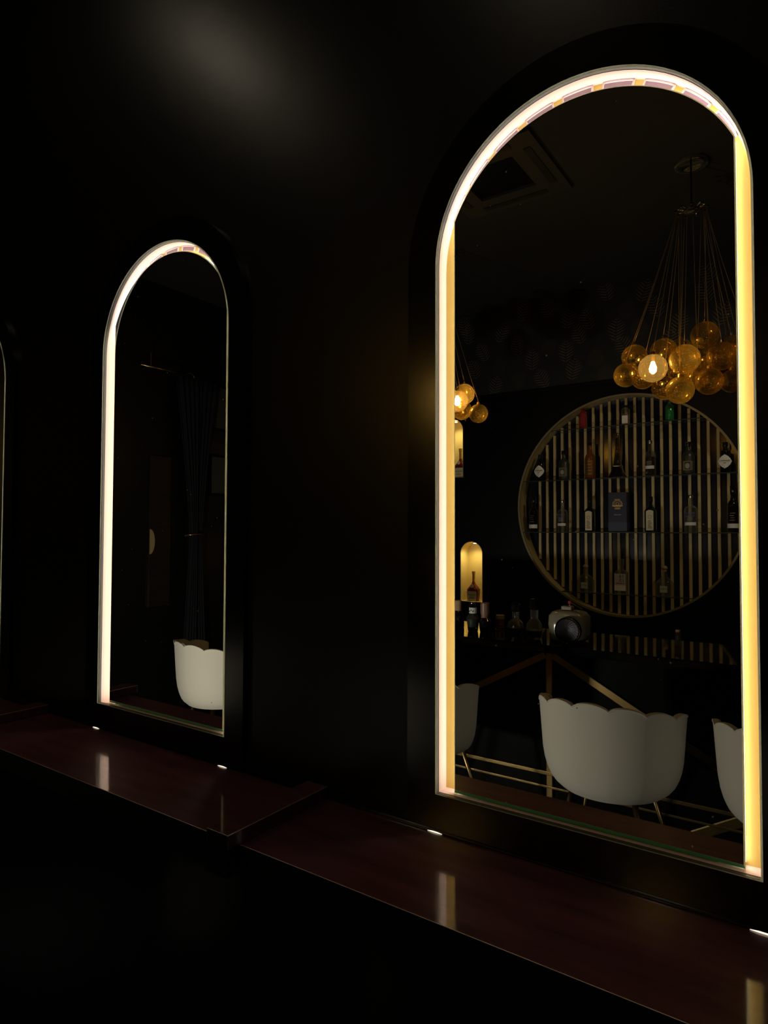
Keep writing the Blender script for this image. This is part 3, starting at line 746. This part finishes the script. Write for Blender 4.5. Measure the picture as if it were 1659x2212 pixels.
bm = B(); box(bm, (-.0725,-.0505,.012), (.0725,.0507,.078)); obj('pale_band', bm, M_navy2, t)
bm = B()
for rr, r1 in ((.036,.032),(.026,.024),(.014,.010)):
    q = [[Vector((r*1.05*math.cos(a*PI/14), y, .225+r*.85*math.sin(a*PI/14))) for r, y in ((r1,.0507),(rr,.0507),(rr,.0516),(r1,.0516))] for a in range(28)]
    rings(bm, q, loop=True)
box(bm, (-.040,.0507,.205), (.040,.0517,.214)); box(bm, (-.022,.0507,.183), (.022,.0517,.189)); 
for i in range(5): box(bm, (-.020+i*.009,.0507,.255), (-.016+i*.009,.0517,.265))
obj('gold_crest', bm, M_goldprint, t)
bm = B()
for i in range(6): box(bm, (-.028+i*.010,.0507,.135), (-.021+i*.010,.0514,.139))
obj('fine_print', bm, M_silver, t)
# lowest shelf
def stopper(label, x, h):
    t = bottle(label, x, 5.37, SH[3], GRP[3])
    body(t, [(0,.060,.036,4),(0.006,.066,.040,4),(0.085,.067,.040,4),(0.115,.052,.034,3.5),(0.135,.030,.024,3),(0.150,.0185,.0185,2),(0.190,.017,.017,2)], M_bclear)
    bm = B(); sphere(bm, (0,0,h-.022), .022, 20, sc3=(1,1,.85)); loft(bm, [(.1905,.016),(h-.038,.016)], 16); obj('cork_stopper', bm, M_cork, t, True)
    bm = B(); box(bm, (-.026,.0405,.028), (.026,.0415,.078), 0.0); lb = obj('paper_label', bm, mat('pale_green_label', (0.38,0.42,0.33), 0.5), t)
    text('lettering', 'PATRON', 0.0115, M_ink, lb, (0, .042, .055))
stopper('squat clear bottle with round cork, left on the lowest shelf', -1.702, 0.228)
stopper('squat clear bottle with round cork, right on the lowest shelf', -1.090, 0.237)
t = bottle('clear square bottle with large number label, middle of the lowest shelf', -1.415, 5.37, SH[3], GRP[3])
body(t, [(0,.044,.036,6),(0.004,.048,.040,6),(0.165,.048,.040,6),(0.180,.038,.032,5),(0.190,.018,.018,2),(0.225,.016,.016,2)], M_bclear)
cap_(t, 0.2252, 0.278, 0.021, M_bclear)
lb = flat_label(t, .088, .025, .160, .0405, mat('translucent_label', (0.42,0.42,0.40), 0.5)); 
text('lettering', '16', 0.038, M_ink, lb, (.012, .0416, .141), sx=1.1); text('lettering', '15', 0.038, M_ink, lb, (.014, .0416, .108), sx=1.1)
bm = B(); box(bm, (-.030,.0414,.080), (.032,.042,.087)); obj('red_print', bm, M_red, lb)
bm = B(); box(bm, (-.0441,.0413,.025), (.0441,.0418,.066)); obj('white_band', bm, M_white, lb)

# cognac bottles in the alcoves
def cognac(label, z, x):
    t = bottle(label, x, 5.365, z, 'cognac bottles in the lit alcoves')
    body(t, [(0,.046,.034,3),(0.006,.052,.038,3),(0.085,.060,.040,3),(0.105,.060,.040,3),(0.125,.046,.034,2.5),(0.150,.022,.020,2),(0.175,.0135,.0135,2)], M_cognac)
    bm = B(); loft(bm, [(.1752,.0138),(.245,.0138),(.246,.017),(.27,.017),(.271,.015)], 16); obj('neck_sleeve', bm, mat('gold_sleeve', (0.55,0.38,0.12), 0.35, metal=0.5), t, True)
    bm = B(); prism_xz(bm, [(-.044,.006),(.044,.006),(.050,.088),(-.050,.088)], [], .0405, .0415); lb = obj('cream_label', bm, M_cream, t)
    text('lettering', 'HENNESSY', 0.016, M_ink, lb, (0, .0418, .055))
    for i in range(3):
        bm = B(); box(bm, (-.03+.004*i,.0416,.018+i*.009), (.03-.004*i,.042,.021+i*.009)); obj('fine_print', bm, M_ink, lb)
    bm = B(); tube(bm, [(0,.036,.135),(0,.0385,.135)], .016, 20); obj('seal', bm, M_white, t, label='round white seal')
cognac('cognac bottle with cream label in the lower lit alcove', alc[0][0]+0.001, -2.730)
cognac('cognac bottle in the upper lit alcove, half behind the mirror rim', alc[1][0]+0.001, -2.865)

# ------------------------------------------------------------------ things on the counter
CG = 'bottles standing on the bar counter'
def cb(label, x, Y): return bottle(label, x, Y, CTZ+0.0004, CG)
t = cb('brown-capped bottle at the left end of the counter, cut by the rim', -1.886, 3.50)
body(t, [(0,.034,.034,2),(0.005,.037,.037,2),(0.075,.035,.035,2),(0.095,.020,.020,2),(0.10,.018,.018,2)], M_bdark); bm = B(); loft(bm, [(.1003,.020),(.16,.022),(.162,.019)], 20); obj('cap', bm, M_cork, t, True)
t = cb('dark bottle with white flowered collar under the lower alcove', -1.735, 3.40)
body(t, [(0,.026,.026,2),(0.004,.029,.029,2),(0.055,.034,.034,2),(0.075,.040,.040,2),(0.085,.034,.034,2),(0.10,.022,.022,2),(0.105,.021,.021,2)], M_bmatte)
bm = B(); loft(bm, [(.1053,.0225),(.138,.0225)], 20); obj('white_collar', bm, M_white, t, True); cap_(t, .1382, .172, .021, M_bdark)
for i in range(3):
    bm = B(); tube(bm, [(-.010+.010*i,.0222,.118+.006*(i%2)),(-.010+.010*i,.0232,.118+.006*(i%2))], .004, 8); obj('flower_print', bm, M_ink, t)
t = cb('bottle with tall pinkish brown sleeve on the counter', -1.668, 3.42)
body(t, [(0,.026,.026,2),(0.004,.029,.029,2),(0.04,.034,.034,2),(0.065,.036,.036,2),(0.082,.022,.022,2)], M_bdark)
bm = B(); loft(bm, [(.0823,.020),(.11,.026),(.165,.026),(.168,.023)], 20); obj('neck_sleeve', bm, mat('pink_brown_foil', (0.22,0.11,0.08), 0.4), t, True)
t = thing('jar', 'small amber jar with gold lid on the counter', 'jar', (-1.665, ry(3.62), CTZ+0.0004)); 
body(t, [(0,.026,.026,2),(0.004,.028,.028,2),(0.012,.024,.024,2),(0.055,.024,.024,2)], M_bamber, nm='jar_body')
bm = B(); loft(bm, [(.0553,.026),(.075,.026),(.077,.024)], 20); obj('lid', bm, M_goldp, t, True)
bm = B(); loft(bm, [(.012,.0255),(.02,.0265)], 20, cap0=False, cap1=False); obj('gold_band', bm, M_gold, t, True)
def decanter(label, x, Y, h, w_, nk):
    t = cb(label, x, Y)
    bm = B(); seg = 16
    loft(bm, [(0,w_*.55,w_*.55,2),(0.008,w_*.75,w_*.75,2),(h*.25,w_,w_,2),(h*.38,w_*.85,w_*.85,2),(h*.5,nk,nk,2),(h*.72,nk*1.05,nk*1.05,2)], seg); obj('cut_glass_body', bm, M_bclear, t)
    bm = B(); loft(bm, [(0.01,w_*.70,w_*.70,2),(h*.22,w_*.93,w_*.93,2)], seg); obj('spirit', bm, mat('dim_spirit', (0.02,0.015,0.01), 0.1), t)
    bm = B(); loft(bm, [(h*.7203,nk*.9),(h*.78,nk*1.35),(h*.95,nk*1.35),(h,nk*1.1)], 10); obj('stopper', bm, M_bdark, t)
decanter('round cut glass decanter, the shorter of two beside the metal machine', -1.492, 3.45, 0.175, .048, .019)
decanter('tall cut glass decanter standing next to the metal machine', -1.345, 3.36, 0.215, .046, .021)
t = thing('bottle', 'tiny clear bottle alone at the right of the counter', 'bottle', (-0.672, ry(3.62), CTZ+0.0004), 0, CG)
body(t, [(0,.016,.016,2),(0.003,.018,.018,2),(0.05,.014,.014,2),(0.058,.011,.011,2)], M_bclear); cap_(t, .0582, .075, .013, M_cork)
# beige machine with a ribbed black wheel
t = thing('bar_machine', 'beige metal bar machine with black ribbed wheel on the counter', 'machine', (-1.165, ry(3.40), CTZ+0.0004), 0.0)
bm = B(); loft(bm, [(0.004,.080,.07,5),(0.012,.092,.08,4.5),(0.09,.100,.085,4.5),(0.135,.098,.083,4),(0.155,.082,.070,3.5),(0.162,.06,.05,3)], 40); o = obj('housing', bm, M_beige, t, True)
bm = B(); q = [[Vector((.025+r*math.cos(a*PI/20), y, .070+r*math.sin(a*PI/20))) for r, y in ((.0,.086),(.068,.086),(.068,.105),(.058,.112),(.0,.104))] for a in range(40)]
rings(bm, q, loop=True, closed_u=False); wh = obj('wheel', bm, M_black, t)
bm = B()
for k in range(10):
    a = -0.9+k*0.28; 
    tube(bm, [(.025+.018*math.cos(a+.5), .1085, .070+.018*math.sin(a+.5)), (.025+.040*math.cos(a+.2), .1115, .070+.040*math.sin(a+.2)), (.025+.060*math.cos(a), .111, .070+.060*math.sin(a))], .0012, 5)
obj('ribs', bm, M_lip, wh)
bm = B(); tube(bm, [(.025+.0655*math.cos(a*PI/20), .1095, .070+.0655*math.sin(a*PI/20)) for a in range(40)], .0014, 5, closed=True); obj('wheel_ring', bm, M_chrome, wh)
bm = B(); box(bm, (-.035,-.02,.1625), (.02,.03,.185), .004); obj('top_lever_base', bm, M_beige, t)
bm = B(); tube(bm, [(.0,.02,.185),(.02,.03,.207),(.055,.035,.190),(.085,.04,.178)], .004, 8); sphere(bm, (.012,.03,.207), .010, 12, mi=1); obj('lever', bm, [M_chrome, M_red], t, True)

# ------------------------------------------------------------------ ceiling cassette
t = thing('ceiling_cassette', 'square dark air conditioning cassette in the ceiling', 'air conditioner', (-1.55, ry(3.33), CEIL))
bm = B(); prism_xz(bm, [(-.33,-.33),(.33,-.33),(.33,.33),(-.33,.33)], [[(-.17,-.17),(.17,-.17),(.17,.17),(-.17,.17)]], 0.002, 0.022)
bmesh.ops.rotate(bm, cent=(0,0,0), matrix=Matrix.Rotation(PI/2, 3, 'X'), verts=bm.verts)
bmesh.ops.translate(bm, vec=(0,0,-0.024), verts=bm.verts); obj('panel', bm, mat('taupe_plastic', (0.03,0.028,0.022), 0.6), t)
for k in range(4):
    bm = B(); vs = box(bm, (-.20,-.285,-.0262), (.20,-.245,-.0245), 0.0, rot=Matrix.Rotation(k*PI/2, 3, 'Z')); obj('air_slot', bm, M_ink, t)
bm = B(); box(bm, (-.168,-.168,-.006), (.168,.168,-.0005)); obj('intake_grille', bm, M_black, t)

# ------------------------------------------------------------------ left wall: curtain, rod, pictures, panel (seen in the middle mirror)
XW = XL
def yy(Y): return ry(Y)
t = thing('curtain_rod', 'thin gold curtain rod ending in a ring, on the far left wall', 'curtain rod', (XW, yy(3.27), H+1.30))
bm = B(); tube(bm, [(0.09, 0.25, 0), (0.09, -0.20, 0)], 0.008, 10); obj('rod', bm, M_gold, t, 'all')
bm = B(); tube(bm, [(0.09, -0.22+0.045*math.cos(a*PI/12), -0.02+0.045*math.sin(a*PI/12)) for a in range(24)], 0.004, 8, closed=True); obj('end_ring', bm, M_gold, t, 'all')
bm = B(); tube(bm, [(0.001,0.16,0.0),(0.09,0.16,0.0)], 0.008, 8); tube(bm, [(0.09,0.16,0.0),(0.09,0.16,0.11)], 0.007, 8); obj('bracket', bm, M_gold, t)
bm = B(); q = []
for zi in range(25):
    z = H+1.285 - zi/24*(H+1.20)
    tt = abs((z-(H-0.03))/1.3); wd = 0.07+0.20*min(1, tt)**1.2 if z > H-0.03 else 0.07+0.10*min(1, tt)
    q.append([Vector((XW+0.09+0.022*math.sin(k*PI/3.0)+ (0.02 if k > 24 else 0), yy(3.56)-wd/2*0+ (k/48-0.5)*2*wd*0.8, z)) for k in range(49)])
V = [[bm.verts.new(p) for p in r] for r in q]
for i in range(24):
    for j in range(48): bm.faces.new((V[i][j], V[i][j+1], V[i+1][j+1], V[i+1][j]))
cu = obj('curtain', bm, M_curt, None, 'all'); md = cu.modifiers.new('thickness', 'SOLIDIFY'); md.thickness = 0.003
tag(cu, 'dark midnight blue curtain drawn in at a gold tieback on the left wall', 'curtain')
bm = B(); tube(bm, [(XW+0.09+0.055*math.cos(a*PI/12), yy(3.56)+0.085*math.sin(a*PI/12), H-0.03+0.008*math.cos(a*PI/12)) for a in range(24)], 0.007, 8, closed=True)
tag(obj('curtain_tieback', bm, M_gold, None, 'all'), 'gold ring tieback holding the dark curtain', 'tieback')
t = thing('wall_panel', 'dark brown upright panel with a gold half disc on the left wall', 'panel', (XW, yy(3.27), H-0.60))
bm = B(); box(bm, (0.001,-0.10,0), (0.02,0.10,1.21), 0.002); obj('board', bm, M_brown, t)
bm = B(); V2 = [[bm.verts.new((xx, 0.098-0.045*math.sin(a*PI/24), 0.52+0.10*math.cos(a*PI/24))) for a in range(25)] for xx in (0.0205, 0.026)]
bm.faces.new(V2[0]); bm.faces.new(V2[1])
for a in range(24): bm.faces.new((V2[0][a], V2[0][a+1], V2[1][a+1], V2[1][a]))
obj('gold_disc', bm, M_goldp, t)
for (Y, z, h_, lb) in ((3.90,1.10,0.40,'upper dark framed picture on the left wall'), (3.90,0.50,0.36,'lower dark framed picture on the left wall')):
    t = thing('picture', lb, 'picture', (XW, yy(Y), H+z), 0, 'framed pictures on the left wall')
    bm = B(); box(bm, (0.001,-0.13,-h_/2), (0.02,0.13,h_/2), 0.003); obj('frame', bm, M_black, t)
    bm = B(); box(bm, (0.0202,-0.11,-h_/2+0.02), (0.0212,0.11,h_/2-0.02)); obj('print', bm, mat('faded_print', (0.05,0.05,0.04), 0.5), t)
